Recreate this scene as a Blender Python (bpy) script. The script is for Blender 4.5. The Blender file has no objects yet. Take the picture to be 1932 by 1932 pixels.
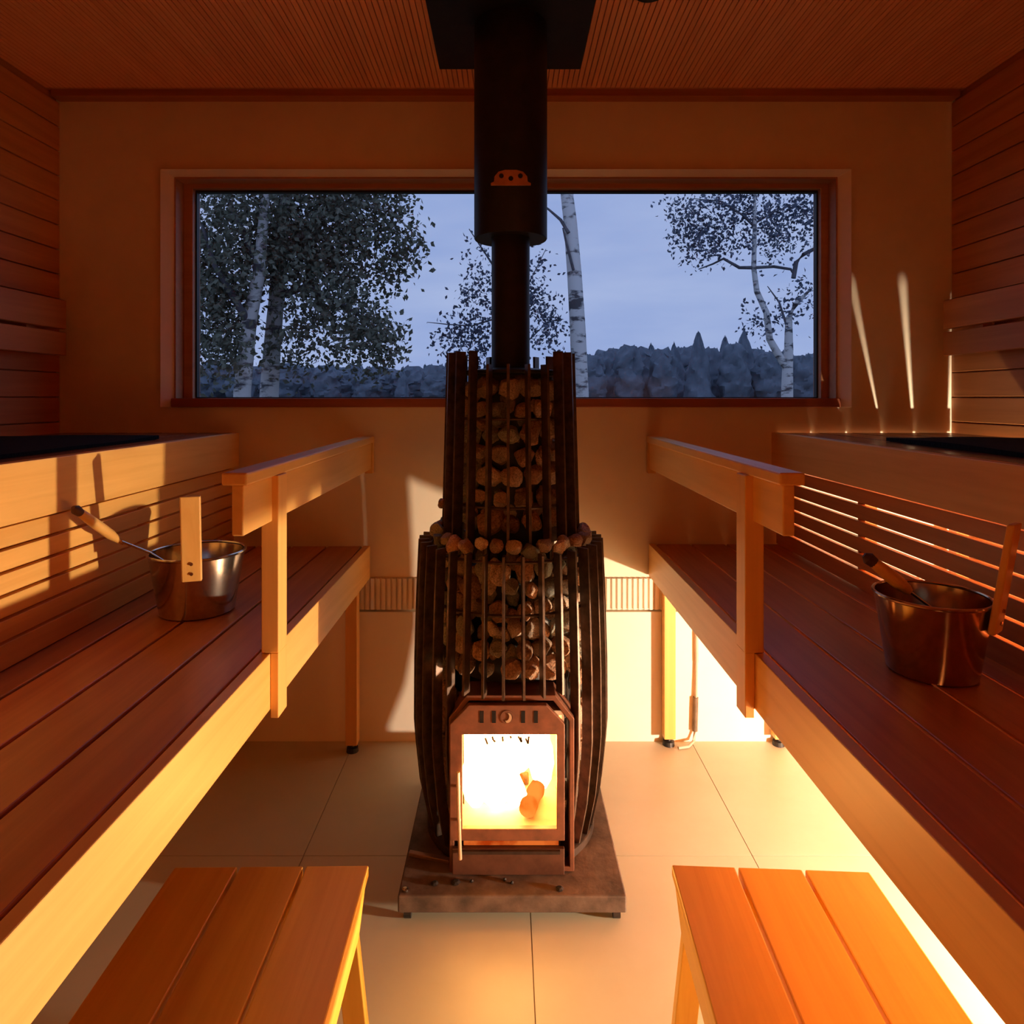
import bpy, math, random
from mathutils import Vector, Matrix, noise
random.seed(7)
S = bpy.context.scene
COL = S.collection
CAMX, CAMZ, F = 0.0, 1.2865, 1260.0
YB = 2.505            # back wall plane
XL, XR = -1.678, 1.666
H = 2.40

def P(px, py, d):     # a direction seen from the tripod turned into a place d metres away
    return Vector(((px - 957) / F * d, d, CAMZ - (py - 750) / F * d))

# ------------------------------------------------------------------ materials
def newmat(name):
    m = bpy.data.materials.new(name); m.use_nodes = True
    nt = m.node_tree; b = nt.nodes['Principled BSDF']
    return m, nt, b

def N(nt, typ, **kw):
    n = nt.nodes.new(typ)
    for k, v in kw.items():
        if k in n.inputs: n.inputs[k].default_value = v
        else: setattr(n, k, v)
    return n

def wood(name, base, dark, axis, rough=0.45, scale=1.0, vary=0.22, knots=True):
    m, nt, b = newmat(name)
    tc = N(nt, 'ShaderNodeTexCoord'); mp = N(nt, 'ShaderNodeMapping'); oi = N(nt, 'ShaderNodeObjectInfo')
    sc = [34 * scale] * 3; sc['XYZ'.index(axis)] = 1.6 * scale
    mp.inputs['Scale'].default_value = sc
    off = N(nt, 'ShaderNodeVectorMath', operation='SCALE'); off.inputs[0].default_value = (37, 11, 23)
    nt.links.new(oi.outputs['Random'], off.inputs['Scale'])
    add = N(nt, 'ShaderNodeVectorMath', operation='ADD')
    nt.links.new(tc.outputs['Object'], add.inputs[0]); nt.links.new(off.outputs[0], add.inputs[1])
    nt.links.new(add.outputs[0], mp.inputs['Vector'])
    nz = N(nt, 'ShaderNodeTexNoise', Scale=1.0, Detail=6.0, Roughness=0.6, Distortion=0.6)
    nt.links.new(mp.outputs[0], nz.inputs['Vector'])
    rp = N(nt, 'ShaderNodeValToRGB')
    rp.color_ramp.elements[0].position = 0.3; rp.color_ramp.elements[0].color = (*dark, 1)
    rp.color_ramp.elements[1].position = 0.62; rp.color_ramp.elements[1].color = (*base, 1)
    nt.links.new(nz.outputs['Fac'], rp.inputs['Fac'])
    mr = N(nt, 'ShaderNodeMapRange'); mr.inputs['To Min'].default_value = 1 - vary; mr.inputs['To Max'].default_value = 1 + vary * 0.7
    nt.links.new(oi.outputs['Random'], mr.inputs['Value'])
    hs = N(nt, 'ShaderNodeHueSaturation')
    nt.links.new(mr.outputs[0], hs.inputs['Value']); nt.links.new(rp.outputs['Color'], hs.inputs['Color'])
    nt.links.new(hs.outputs['Color'], b.inputs['Base Color'])
    b.inputs['Roughness'].default_value = rough
    bp = N(nt, 'ShaderNodeBump', Strength=0.12, Distance=0.002)
    nt.links.new(nz.outputs['Fac'], bp.inputs['Height']); nt.links.new(bp.outputs[0], b.inputs['Normal'])
    return m

def noisy(name, c0, c1, scale, rough=0.7, metal=0.0, bump=0.1, detail=5.0, vary=0.0, spec=None, lo=.35, hi=.65):
    m, nt, b = newmat(name)
    tc = N(nt, 'ShaderNodeTexCoord'); nz = N(nt, 'ShaderNodeTexNoise', Scale=scale, Detail=detail, Roughness=0.6)
    oi = N(nt, 'ShaderNodeObjectInfo')
    add = N(nt, 'ShaderNodeVectorMath', operation='ADD')
    nt.links.new(tc.outputs['Object'], add.inputs[0]); nt.links.new(oi.outputs['Random'], add.inputs[1])
    nt.links.new(add.outputs[0], nz.inputs['Vector'])
    rp = N(nt, 'ShaderNodeValToRGB')
    rp.color_ramp.elements[0].position = lo; rp.color_ramp.elements[0].color = (*c0, 1)
    rp.color_ramp.elements[1].position = hi; rp.color_ramp.elements[1].color = (*c1, 1)
    nt.links.new(nz.outputs['Fac'], rp.inputs['Fac'])
    out = rp.outputs['Color']
    if vary:
        mr = N(nt, 'ShaderNodeMapRange'); mr.inputs['To Min'].default_value = 1 - vary; mr.inputs['To Max'].default_value = 1 + vary
        nt.links.new(oi.outputs['Random'], mr.inputs['Value'])
        hs = N(nt, 'ShaderNodeHueSaturation'); nt.links.new(mr.outputs[0], hs.inputs['Value']); nt.links.new(out, hs.inputs['Color'])
        out = hs.outputs['Color']
    nt.links.new(out, b.inputs['Base Color'])
    b.inputs['Roughness'].default_value = rough; b.inputs['Metallic'].default_value = metal
    if spec is not None: b.inputs['Specular IOR Level'].default_value = spec
    if bump:
        bp = N(nt, 'ShaderNodeBump', Strength=bump, Distance=0.01)
        nt.links.new(nz.outputs['Fac'], bp.inputs['Height']); nt.links.new(bp.outputs[0], b.inputs['Normal'])
    return m

def emit(name, c0, c1, strength, scale=9.0):
    m, nt, b = newmat(name); nt.nodes.remove(b)
    tc = N(nt, 'ShaderNodeTexCoord'); nz = N(nt, 'ShaderNodeTexNoise', Scale=scale, Detail=3.0)
    nt.links.new(tc.outputs['Object'], nz.inputs['Vector'])
    rp = N(nt, 'ShaderNodeValToRGB')
    rp.color_ramp.elements[0].position = .35; rp.color_ramp.elements[0].color = (*c0, 1)
    rp.color_ramp.elements[1].position = .62; rp.color_ramp.elements[1].color = (*c1, 1)
    nt.links.new(nz.outputs['Fac'], rp.inputs['Fac'])
    e = N(nt, 'ShaderNodeEmission', Strength=strength)
    nt.links.new(rp.outputs['Color'], e.inputs['Color'])
    nt.links.new(e.outputs[0], nt.nodes['Material Output'].inputs['Surface'])
    return m

def glass(name, tint=(1, 1, 1), refl=0.05):
    m, nt, b = newmat(name); nt.nodes.remove(b)
    t = N(nt, 'ShaderNodeBsdfTransparent', Color=(*tint, 1)); g = N(nt, 'ShaderNodeBsdfGlossy', Roughness=0.02)
    mx = N(nt, 'ShaderNodeMixShader', Fac=refl)
    nt.links.new(t.outputs[0], mx.inputs[1]); nt.links.new(g.outputs[0], mx.inputs[2])
    nt.links.new(mx.outputs[0], nt.nodes['Material Output'].inputs['Surface'])
    return m

LIGHT, LDARK = (.82, .46, .125), (.72, .375, .09)
DECK, DDARK = (.55, .20, .052), (.42, .13, .028)
PAN, PDARK = (.62, .25, .075), (.48, .17, .045)
M = {}
for ax in 'XYZ':
    M['rail' + ax] = wood('pale_alder_' + ax, LIGHT, LDARK, ax, .42, vary=.10)
    M['deck' + ax] = wood('dark_bench_wood_' + ax, DECK, DDARK, ax, .38, vary=.16)
    M['wall' + ax] = wood('wall_panel_wood_' + ax, PAN, PDARK, ax, .5, scale=.7, vary=.1)
    M['stool' + ax] = wood('stool_wood_' + ax, (.88, .58, .085), (.78, .46, .05), ax, .4, vary=.1)
    M['frame' + ax] = wood('window_frame_wood_' + ax, (.50, .24, .12), (.42, .19, .09), ax, .45, vary=.05)
M['ceiling'] = wood('ceiling_slat_wood', (.93, .42, .19), (.84, .33, .13), 'Y', .5, scale=.7, vary=.05)
M['upper'] = wood('upper_deck_wood', (.20, .09, .05), (.13, .05, .03), 'Y', .25, vary=.2)
M['plaster'] = noisy('warm_plaster', (.81, .70, .53), (.86, .75, .58), 5, .85, bump=.03)
M['plinth'] = noisy('pale_plinth_board', (.78, .70, .58), (.82, .74, .62), 4, .7, bump=.02)
M['black'] = noisy('matt_black_steel', (.006, .005, .005), (.012, .010, .009), 30, .5, bump=.03, spec=.3)
M['iron'] = noisy('worn_dark_iron', (.020, .013, .010), (.055, .034, .024), 22, .48, .35, bump=.08)
M['barsteel'] = noisy('dark_bar_steel', (.055, .034, .024), (.12, .075, .05), 40, .40, .5, bump=.06)
M['door'] = noisy('heated_door_iron', (.17, .07, .04), (.26, .10, .055), 25, .42, .3, bump=.06)
M['drawer'] = noisy('dull_drawer_iron', (.085, .035, .02), (.13, .055, .032), 25, .5, .3, bump=.06)
M['stone'] = noisy('sauna_stone', (.20, .14, .10), (.55, .40, .27), 9, .75, bump=.5, vary=.6)
M['stonegrey'] = noisy('greenish_sauna_stone', (.13, .13, .10), (.42, .40, .32), 12, .7, bump=.6, vary=.5)
M['stonerust'] = noisy('rusty_sauna_stone', (.22, .11, .06), (.55, .32, .18), 7, .75, bump=.6, vary=.5)
M['slab'] = noisy('sooty_hearth_slab', (.055, .038, .028), (.16, .11, .08), 14, .7, bump=.25)
M['steel'] = noisy('brushed_steel', (.56, .51, .46), (.66, .60, .53), 60, .17, 1.0, bump=.01)
M['steel_reflect'] = noisy('steel_orange_reflections', (.48, .33, .20), (.56, .39, .24), 60, .17, 1.0, bump=.01)  # steel with the room's orange reflections put into its colour
M['rubber'] = noisy('black_rubber', (.012, .011, .011), (.02, .018, .018), 30, .5, bump=.02)
M['mat'] = noisy('black_towelling', (.005, .006, .010), (.010, .012, .018), 120, .95, bump=.6, spec=.15)
M['grey'] = noisy('grey_pipe_plastic', (.40, .34, .26), (.45, .39, .30), 20, .5, bump=0)
M['leaf'] = noisy('birch_leaves', (.07, .085, .055), (.15, .16, .12), .9, .7, bump=0)
M['leafblue'] = noisy('dusky_leaves', (.06, .08, .13), (.12, .15, .21), .9, .7, bump=0)
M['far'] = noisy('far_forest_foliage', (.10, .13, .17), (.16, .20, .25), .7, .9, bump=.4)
M['twig'] = noisy('dark_branch_bark', (.05, .05, .06), (.13, .13, .15), 6, .9, bump=.1)
M['ground'] = noisy('meadow_ground', (.03, .045, .02), (.06, .075, .04), .6, .95, bump=.2)
M['char'] = noisy('charred_log', (.02, .012, .008), (.10, .045, .02), 20, .9, bump=.5)
M['ember'] = emit('glowing_ember', (.9, .16, .01), (1.0, .34, .05), 1.1, 18)
M['slotglow'] = emit('ember_glow_in_slot', (.55, .05, .004), (1.0, .20, .03), .75, 25)
M['flame'] = emit('flame_body', (1.0, .44, .10), (1.0, .56, .18), 34.0, 7)
M['flametip'] = emit('flame_lick', (1.0, .50, .12), (1.0, .68, .26), 3.2, 9)
M['winglass'] = glass('window_glass', (.98, .99, 1), .015)
M['fireglass'] = glass('stove_door_glass', (1, .96, .9), .03)
M['soot'] = noisy('soot_mark', (.10, .05, .02), (.18, .09, .04), 40, .9, bump=0)
M['crescent'] = noisy('bright_crescent', (.85, .62, .40), (.9, .68, .45), 20, .35, .6, bump=0)
M['fireclay'] = noisy('fireclay_lining', (.55, .42, .28), (.68, .53, .36), 12, .9, bump=.2)
M['damper'] = noisy('rusty_damper_plate', (.42, .17, .07), (.55, .24, .10), 30, .5, .3, bump=.05)

def tile_mat():
    m, nt, b = newmat('beige_floor_tile')
    tc = N(nt, 'ShaderNodeTexCoord'); nz = N(nt, 'ShaderNodeTexNoise', Scale=2.2, Detail=6.0, Roughness=.65)
    nt.links.new(tc.outputs['Object'], nz.inputs['Vector'])
    rp = N(nt, 'ShaderNodeValToRGB')
    rp.color_ramp.elements[0].position = .3; rp.color_ramp.elements[0].color = (.52, .505, .375, 1)
    rp.color_ramp.elements[1].position = .7; rp.color_ramp.elements[1].color = (.60, .59, .455, 1)
    nt.links.new(nz.outputs['Fac'], rp.inputs['Fac']); nt.links.new(rp.outputs[0], b.inputs['Base Color'])
    b.inputs['Roughness'].default_value = .42
    return m
M['tile'] = tile_mat()
M['grout'] = noisy('grout', (.26, .19, .12), (.30, .22, .14), 30, .9, bump=0)

def birch_mat():
    m, nt, b = newmat('birch_bark')
    tc = N(nt, 'ShaderNodeTexCoord'); mp = N(nt, 'ShaderNodeMapping'); mp.inputs['Scale'].default_value = (3, 3, 9)
    nz = N(nt, 'ShaderNodeTexNoise', Scale=1.3, Detail=5.0, Roughness=.6)
    nt.links.new(tc.outputs['Object'], mp.inputs[0]); nt.links.new(mp.outputs[0], nz.inputs['Vector'])
    rp = N(nt, 'ShaderNodeValToRGB')
    rp.color_ramp.elements[0].position = .40; rp.color_ramp.elements[0].color = (.07, .07, .08, 1)
    rp.color_ramp.elements[1].position = .50; rp.color_ramp.elements[1].color = (.62, .62, .62, 1)
    nt.links.new(nz.outputs['Fac'], rp.inputs['Fac']); nt.links.new(rp.outputs[0], b.inputs['Base Color'])
    b.inputs['Roughness'].default_value = .8
    return m
M['birch'] = birch_mat()

# ------------------------------------------------------------------ mesh helpers
class MB:
    def __init__(s): s.v, s.f = [], []
    def add(s, vs, fs):
        o = len(s.v); s.v += [Vector(q) for q in vs]; s.f += [tuple(i + o for i in f) for f in fs]; return s
    def box(s, x0, x1, y0, y1, z0, z1):
        if x0 > x1: x0, x1 = x1, x0
        vs = [(x, y, z) for z in (z0, z1) for y in (y0, y1) for x in (x0, x1)]
        return s.add(vs, [(0, 2, 3, 1), (4, 5, 7, 6), (0, 1, 5, 4), (2, 6, 7, 3), (0, 4, 6, 2), (1, 3, 7, 5)])
    def hexa(s, b, t):   # four bottom points, four top points (counter-clockwise from above)
        return s.add(list(b) + list(t), [(3, 2, 1, 0), (4, 5, 6, 7), (0, 1, 5, 4), (1, 2, 6, 5), (2, 3, 7, 6), (3, 0, 4, 7)])
    def lathe(s, prof, c=(0, 0, 0), n=40, cap=True):
        c = Vector(c); vs = [c + Vector((r * math.cos(2 * math.pi * k / n), r * math.sin(2 * math.pi * k / n), z)) for r, z in prof for k in range(n)]
        fs = [(i * n + k, i * n + (k + 1) % n, (i + 1) * n + (k + 1) % n, (i + 1) * n + k) for i in range(len(prof) - 1) for k in range(n)]
        if cap: fs += [tuple(range(n))[::-1], tuple((len(prof) - 1) * n + k for k in range(n))]
        return s.add(vs, fs)
    def tube(s, pts, rad, n=10):
        pts = [Vector(p) for p in pts]; L = len(pts)
        rad = rad if isinstance(rad, (list, tuple)) else [rad] * L
        vs = []; up = Vector((.31, .17, .93))
        for i, p in enumerate(pts):
            t = (pts[min(i + 1, L - 1)] - pts[max(i - 1, 0)]).normalized()
            a = t.cross(up if abs(t.dot(up)) < .95 else Vector((1, 0, 0))).normalized(); b_ = t.cross(a)
            vs += [p + (a * math.cos(2 * math.pi * k / n) + b_ * math.sin(2 * math.pi * k / n)) * rad[i] for k in range(n)]
        fs = [(i * n + k, i * n + (k + 1) % n, (i + 1) * n + (k + 1) % n, (i + 1) * n + k) for i in range(L - 1) for k in range(n)]
        fs += [tuple(range(n))[::-1], tuple((L - 1) * n + k for k in range(n))]
        return s.add(vs, fs)
    def ring_prism(s, outer, inner, y0, y1):   # (x,z) outlines with the same count
        n = len(outer)
        vs = [(x, y, z) for y in (y0, y1) for pts in (outer, inner) for x, z in pts]
        fs = []
        for k in range(n):
            j = (k + 1) % n
            fs += [(k, j, n + j, n + k), (2 * n + j, 2 * n + k, 3 * n + k, 3 * n + j), (j, k, 2 * n + k, 2 * n + j), (n + k, n + j, 3 * n + j, 3 * n + k)]
        return s.add(vs, fs)
    def prism(s, pts, y0, y1):
        n = len(pts); vs = [(x, y, z) for y in (y0, y1) for x, z in pts]
        return s.add(vs, [tuple(range(n)), tuple(range(2 * n - 1, n - 1, -1))] + [((k + 1) % n, k, n + k, n + (k + 1) % n) for k in range(n)])
    def flip_x(s):
        for v in s.v: v.x = -v.x
        s.f = [f[::-1] for f in s.f]; return s

def obj(name, mb, mat, parent=None, bevel=0, smooth=False, kind=None, label=None, origin=None):
    org = parent['_w'] if parent is not None and '_w' in parent else None
    if origin is not None: org = origin
    o_ = Vector(org) if org is not None else Vector((0, 0, 0))
    me = bpy.data.meshes.new(name)
    me.from_pydata([v - o_ for v in mb.v], [], mb.f)
    me.materials.append(M[mat] if isinstance(mat, str) else mat)
    me.update()
    if smooth: me.shade_smooth()
    o = bpy.data.objects.new(name, me); COL.objects.link(o)
    if parent is not None:
        o.parent = parent; o['_w'] = tuple(o_)
    else:
        o.location = o_; o['_w'] = tuple(o_)
    if bevel:
        b = o.modifiers.new('edge', 'BEVEL'); b.width = bevel; b.segments = 2; b.limit_method = 'ANGLE'
    if smooth:
        try: me.set_sharp_from_angle(angle=math.radians(38))
        except Exception: pass
    if kind: o['kind'] = kind
    if label: o['label'] = label
    return o

def thing(name, label, cat, loc=(0, 0, 0), group=None):
    o = bpy.data.objects.new(name, None); COL.objects.link(o); o.location = loc; o.empty_display_size = .05
    o['_w'] = tuple(loc); o['label'] = label; o['category'] = cat
    if group: o['group'] = group
    return o

def tag(o, label, cat, group=None):
    o['label'] = label; o['category'] = cat
    if group: o['group'] = group
    return o

def struct(name, mb, mat, label, parent=None, **kw):
    o = obj(name, mb, mat, parent, **kw)
    if parent is None: o['kind'] = 'structure'; o['label'] = label; o['category'] = name.split('_')[0]
    return o

# ------------------------------------------------------------------ room shell
Y0 = -1.3
fl = MB()
T = .63
fl.box(XL - .1, XR + .1, Y0 - .1, YB + .1, -.08, -.003)
floor = struct('floor', fl, 'grout', 'floor of large square beige tiles with thin dark joints')
tl = MB()
xs = [.058 + T * k for k in range(-4, 4)]; ys = [YB - T * k for k in range(0, 8)]
for x in xs:
    for y in ys:
        a, b_ = max(x + .0012, XL), min(x + T - .0012, XR); c, d = max(y - T + .0012, Y0), min(y - .0012, YB)
        if b_ > a and d > c: tl.box(a, b_, c, d, -.02, 0)
obj('floor_tiles', tl, 'tile', floor)

ce = MB().box(XL - .1, XR + .1, Y0 - .1, YB + .1, H + .02, H + .10)
ceil = struct('ceiling', ce, 'wallY', 'ceiling of many narrow reddish wooden slats running towards the window')
sl = MB(); x = XL + .02
while x < XR - .02:
    sl.box(x, x + .0145, Y0, 2.40, H, H + .022); x += .0175
obj('ceiling_slats', sl, 'ceiling', ceil)
tr = MB().box(XL, XR, 2.455, YB, H - .004, H + .02)
obj('ceiling_edge_shade', tr, 'deckX', ceil)  # flush board in darker wood, standing in for the shade of a recess

def side_wall(name, x, sgn, label):
    w = struct(name, MB().box(x, x + sgn * .12, Y0 - .1, YB + .1, -.05, H + .05), 'wallY', label)
    pl = MB(); z = 0.0
    while z < H - .01:
        pl.box(x - sgn * .014, x + sgn * .002, Y0, YB - .001, z + .0015, min(z + .0895, H - .001)); z += .092
    obj('wall_panels', pl, 'wallY', w, bevel=.002)
side_wall('wall_left', XL - .014, -1, 'dark wooden plank wall behind the bench that holds the shiny steel bucket')
side_wall('wall_right', XR + .014, 1, 'dark wooden plank wall behind the bench that holds the orange-reflecting bucket')
struct('wall_front', MB().box(XL - .1, XR + .1, Y0 - .1, Y0, -.05, H + .05), 'wallX', 'plain wooden wall opposite the window')

WX0, WX1, WZ0, WZ1 = -1.247, 1.237, 1.262, 2.112
WT = .17
wb = MB()
wb.box(XL - .05, WX0, YB, YB + WT, .5, H + .05).box(WX1, XR + .05, YB, YB + WT, .5, H + .05)
wb.box(WX0, WX1, YB, YB + WT, .5, WZ0).box(WX0, WX1, YB, YB + WT, WZ1, H + .05)
wall = struct('wall_back', wb, 'plaster', 'warm plaster wall around the wide window behind the stove')
obj('wall_plinth', MB().box(XL, XR, YB - .006, YB + WT, -.02, .484), 'plinth', wall)
rb = MB().box(XL, XR, YB - .002, YB + WT, .492, .612); x = XL + .01
while x < XR - .02:
    rb.box(x, x + .012, YB - .012, YB, .494, .610); x += .020
struct('trim_1', rb, 'plinth', 'narrow band of upright ribs low on the wall behind the stove')

win = thing('window_1', 'wide picture window with reddish wooden frame behind the stove', 'window', (0, YB, WZ0)); win['kind'] = 'structure'
def rect(x0, x1, z0, z1): return [(x0, z0), (x1, z0), (x1, z1), (x0, z1)]
cs = MB()
oc = [(WX0 - .040, WZ0 - .012), (WX0, WZ0 - .012), (WX0, WZ1), (WX1, WZ1), (WX1, WZ0 - .012), (WX1 + .040, WZ0 - .012), (WX1 + .040, WZ1 + .022), (WX0 - .040, WZ1 + .022)]
fr = [YB - .030, YB - .002, YB - .002, YB - .002, YB - .002, YB - .030, YB - .030, YB - .030]
V_ = [(x, y, z) for (x, z), y in zip(oc, fr)] + [(x, YB + .004, z) for x, z in oc]
cs.add(V_, [(0, 1, 2, 7), (7, 2, 3, 6), (3, 4, 5, 6), (15, 10, 9, 8), (14, 11, 10, 15), (14, 13, 12, 11)] + [((k + 1) % 8, k, 8 + k, 8 + (k + 1) % 8) for k in range(8)])
obj('casing', cs, noisy('pale_casing', (.88, .80, .74), (.92, .84, .78), 12, .35, bump=0), win, bevel=.002)
obj('reveal_lining', MB().ring_prism(rect(WX0, WX1, WZ0, WZ1), rect(WX0 + .006, WX1 - .006, WZ0 + .006, WZ1 - .006), YB - .004, YB + WT), 'frameX', win)
obj('frame', MB().ring_prism(rect(WX0 + .005, WX1 - .005, WZ0 + .005, WZ1 - .004), rect(-1.206, 1.202, 1.283, 2.088), YB + .055, YB + .12), 'frameX', win, bevel=.003)
obj('gasket', MB().ring_prism(rect(-1.207, 1.203, 1.282, 2.089), rect(-1.2, 1.196, 1.288, 2.080), YB + .078, YB + .10), 'rubber', win)
obj('sill_board', MB().box(WX0 - .004, WX1 + .004, YB - .022, YB + .06, 1.250, 1.284), wood('sill_wood', (.34, .10, .05), (.26, .07, .035), 'X', .4), win, bevel=.003)
obj('pane', MB().box(-1.203, 1.199, YB + .085, YB + .092, 1.285, 2.085), 'winglass', win)

# ------------------------------------------------------------------ benches
BT, UT = .740, 1.156
def bench(sgn, lab):
    X = lambda v: sgn * v
    f0 = .506 if sgn < 0 else .529
    r = thing('lower_bench', lab, 'bench', (X(.78), 1.0, 0), 'lower bathing benches')
    obj('fascia', MB().box(X(f0), X(f0 + .024), -.6, 2.465 if sgn < 0 else 2.498, .62, BT), 'railY', r, bevel=.002)
    e = f0 + .030
    for k in range(4):
        obj('deck_board', MB().box(X(e + .130 * k), X(e + .130 * k + .123), -.6, 2.46 if sgn < 0 else 2.495, BT - .028, BT - .001), 'deckY', r, bevel=.003)
    for y in (.42, 1.62, 2.42 if sgn < 0 else 2.474):
        obj('bearer', MB().box(X(f0 + .025), X(f0 + .52), y - .02, y + .02, BT - .10, BT - .029), 'deckX', r)
    for y in (.42, 2.43 if sgn < 0 else 2.474):
        for xx in (f0 + (.036 if sgn < 0 else .048), f0 + (.50 if sgn < 0 else .455)):
            lg = obj('leg', MB().box(X(xx), X(xx + .042), y - .022, y + .022, .03, BT - .101 if xx > f0 + .1 else BT - .101), 'railZ', r, bevel=.002)
            obj('foot', MB().lathe([(.006, .03), (.008, .018), (.020, .016), (.022, 0)], (X(xx + .021), y, 0), 16), 'rubber', lg)
    # guard rail
    g = thing('guard_rail', 'wooden guard rail on the aisle edge of the bench with the ' + lab.split('with the ')[1], 'rail', (X(.515), 1.455, .6), 'guard rails beside the stove')
    a = f0 - .506
    pc = a * .85
    post = MB().box(X(.488 + pc), X(.525 + a), 1.425, 1.480, BT + .001, 1.120)
    post.box(X(.488 + pc), X(f0 - .0005), 1.425, 1.480, .602, BT + .002)
    obj('post', post, 'railZ', g, bevel=.002)
    obj('rail_board', MB().box(X(.502 + a), X(.525 + a), 1.272, 2.470, 1.022, 1.119), 'railY', g, bevel=.003)
    obj('cap_board', MB().box(X(.492 + a), X(.541 + a), 1.262, 2.475, 1.1195, 1.144), 'railY', g, bevel=.004)
    obj('end_block', MB().box(X(.498 + a), X(.527 + a), 2.471, 2.500, 1.005, 1.119), 'railZ', g, bevel=.002)
    return r
bench(-1, 'long dark lower bench with the shiny steel bucket')
bench(1, 'long dark lower bench with the orange-reflecting bucket')

def upper(sgn, lab, lab2):
    X = lambda v: sgn * v
    r = thing('upper_bench', lab, 'bench', (X(1.3), 1.0, .7), 'upper bathing benches')
    obj('fascia', MB().box(X(.988), X(1.016), -.6, 2.462 if sgn < 0 else 2.499, 1.033, UT), 'railY', r, bevel=.002)
    gaps = [1.149, 1.278, 1.408, 1.527]
    ed = [1.022] + gaps + [1.652]
    for a, b_ in zip(ed[:-1], ed[1:]):
        obj('deck_board', MB().box(X(a + (.005 if a > 1.03 else 0)), X(b_ - .005), -.6, 2.487, UT - .028, UT - .0005), 'upper', r, bevel=.002)
    for y0, y1 in ((2.362, 2.388), (1.885, 1.965), (.30, .36)):
        obj('bearer', MB().box(X(1.017), X(1.655), y0, y1, UT - .088, UT - .029), 'deckX', r)
    for k in range(6):
        z1 = 1.026 - .0467 * k
        obj('backing_slat', MB().box(X(1.006), X(1.022), -.6, 2.46 if sgn < 0 else 2.499, z1 - .040 if k < 5 else .7415, z1), 'deckY' if sgn > 0 else 'railY', r, bevel=.0015)
    for y in (.33, 1.93, 2.43):
        obj('slat_post', MB().box(X(1.0235), X(1.058), y - .02, y + .02, .7405, 1.028), 'deckZ', r)
    for y in (.33, 2.40):
        obj('leg', MB().box(X(1.60), X(1.645), y - .02, y + .02, 0, UT - .089), 'deckZ', r)
    b = thing('backrest', lab2, 'backrest', (X(1.62), 1.0, 1.44), 'wall backrests')
    for z0, z1 in ((1.44, 1.525), (1.537, 1.642)):
        x0 = 1.62 if sgn < 0 else 1.602
        obj('backrest_board', MB().box(X(x0), X(x0 + .022), -.6, 2.455, z0, z1), 'wallY', b, bevel=.003)
    for y in (.5, 2.30):
        x0 = 1.642 if sgn < 0 else 1.624
        x1 = 1.677 if sgn < 0 else 1.665
        obj('bracket', MB().box(X(x0), X(x1), y - .02, y + .02, 1.46, 1.62), 'wallZ', b)
upper(-1, 'upper bench whose pale front board carries lit patches and stripe shadows', 'two-board wooden backrest on the plank wall above the bench front with stripe shadows')
upper(1, 'upper bench with light glowing through the slats under its front board', 'two-board wooden backrest on the plank wall beside the thin light streaks')

def bmat(sgn, lab):
    x0, x1, y0, y1 = (1.045, 1.60, .1, 2.10) if sgn < 0 else (1.085, 1.61, .1, 2.0)
    nx, ny = 14, 60; mb = MB(); vs = []
    for layer in (0, 1):
        for j in range(ny + 1):
            for i in range(nx + 1):
                u, v = i / nx, j / ny
                x = x0 + (x1 - x0) * u; y = y0 + (y1 - y0) * v
                x += .05 * (v) * (1 - u)
                h = .0 if layer == 0 else .010 + .006 * noise.noise(Vector((x * 4, y * 3, sgn)))
                vs.append((sgn * x, y, UT + .0005 + h))
    k = (nx + 1) * (ny + 1); fs = []
    for j in range(ny):
        for i in range(nx):
            a = j * (nx + 1) + i; b_ = a + 1; c = b_ + nx + 1; d = a + nx + 1
            fs += [(a, d, c, b_), (k + a, k + b_, k + c, k + d)]
    edge = [i for i in range(nx)] + [j * (nx + 1) + nx for j in range(ny)] + [ny * (nx + 1) + i for i in range(nx, 0, -1)] + [j * (nx + 1) for j in range(ny, 0, -1)]
    for a, b_ in zip(edge, edge[1:] + edge[:1]): fs.append((a, b_, k + b_, k + a))
    mb.add(vs, fs)
    o = obj('bench_towel', mb, 'mat', None, smooth=True, origin=(sgn * 1.3, 1.0, UT))
    tag(o, lab, 'towel', 'black bench towels')
bmat(-1, 'black towel spread on the upper bench above the shiny steel bucket')
bmat(1, 'black towel spread on the upper bench above the orange-reflecting bucket')

# ------------------------------------------------------------------ stove
SX, SY = .010, 1.942
hb = thing('hearth_base', 'square sooty slab on small casters under the stove', 'slab', (SX, SY, 0))
bx0, bx1, by0, by1 = -.268, .292, 1.632, 2.25
obj('slab', MB().box(bx0, bx1, by0, by1, .026, .068), 'slab', hb, bevel=.004)
for cx in (bx0 + .022, bx1 - .022):
    for cy in (by0 + .022, by1 - .022):
        c = obj('caster', MB().tube([(cx - .009, cy, .0125), (cx + .009, cy, .0125)], .0125, 18), 'rubber', hb)
        obj('caster_stem', MB().lathe([(.010, .0225), (.010, .0258)], (cx, cy, 0), 14), 'steel', c)
for cx in (bx0 + .016,):
    obj('corner_bolt', MB().lathe([(.008, .0683), (.008, .074), (.004, .076)], (cx, by0 + .018, 0), 12), 'steel', hb)

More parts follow.
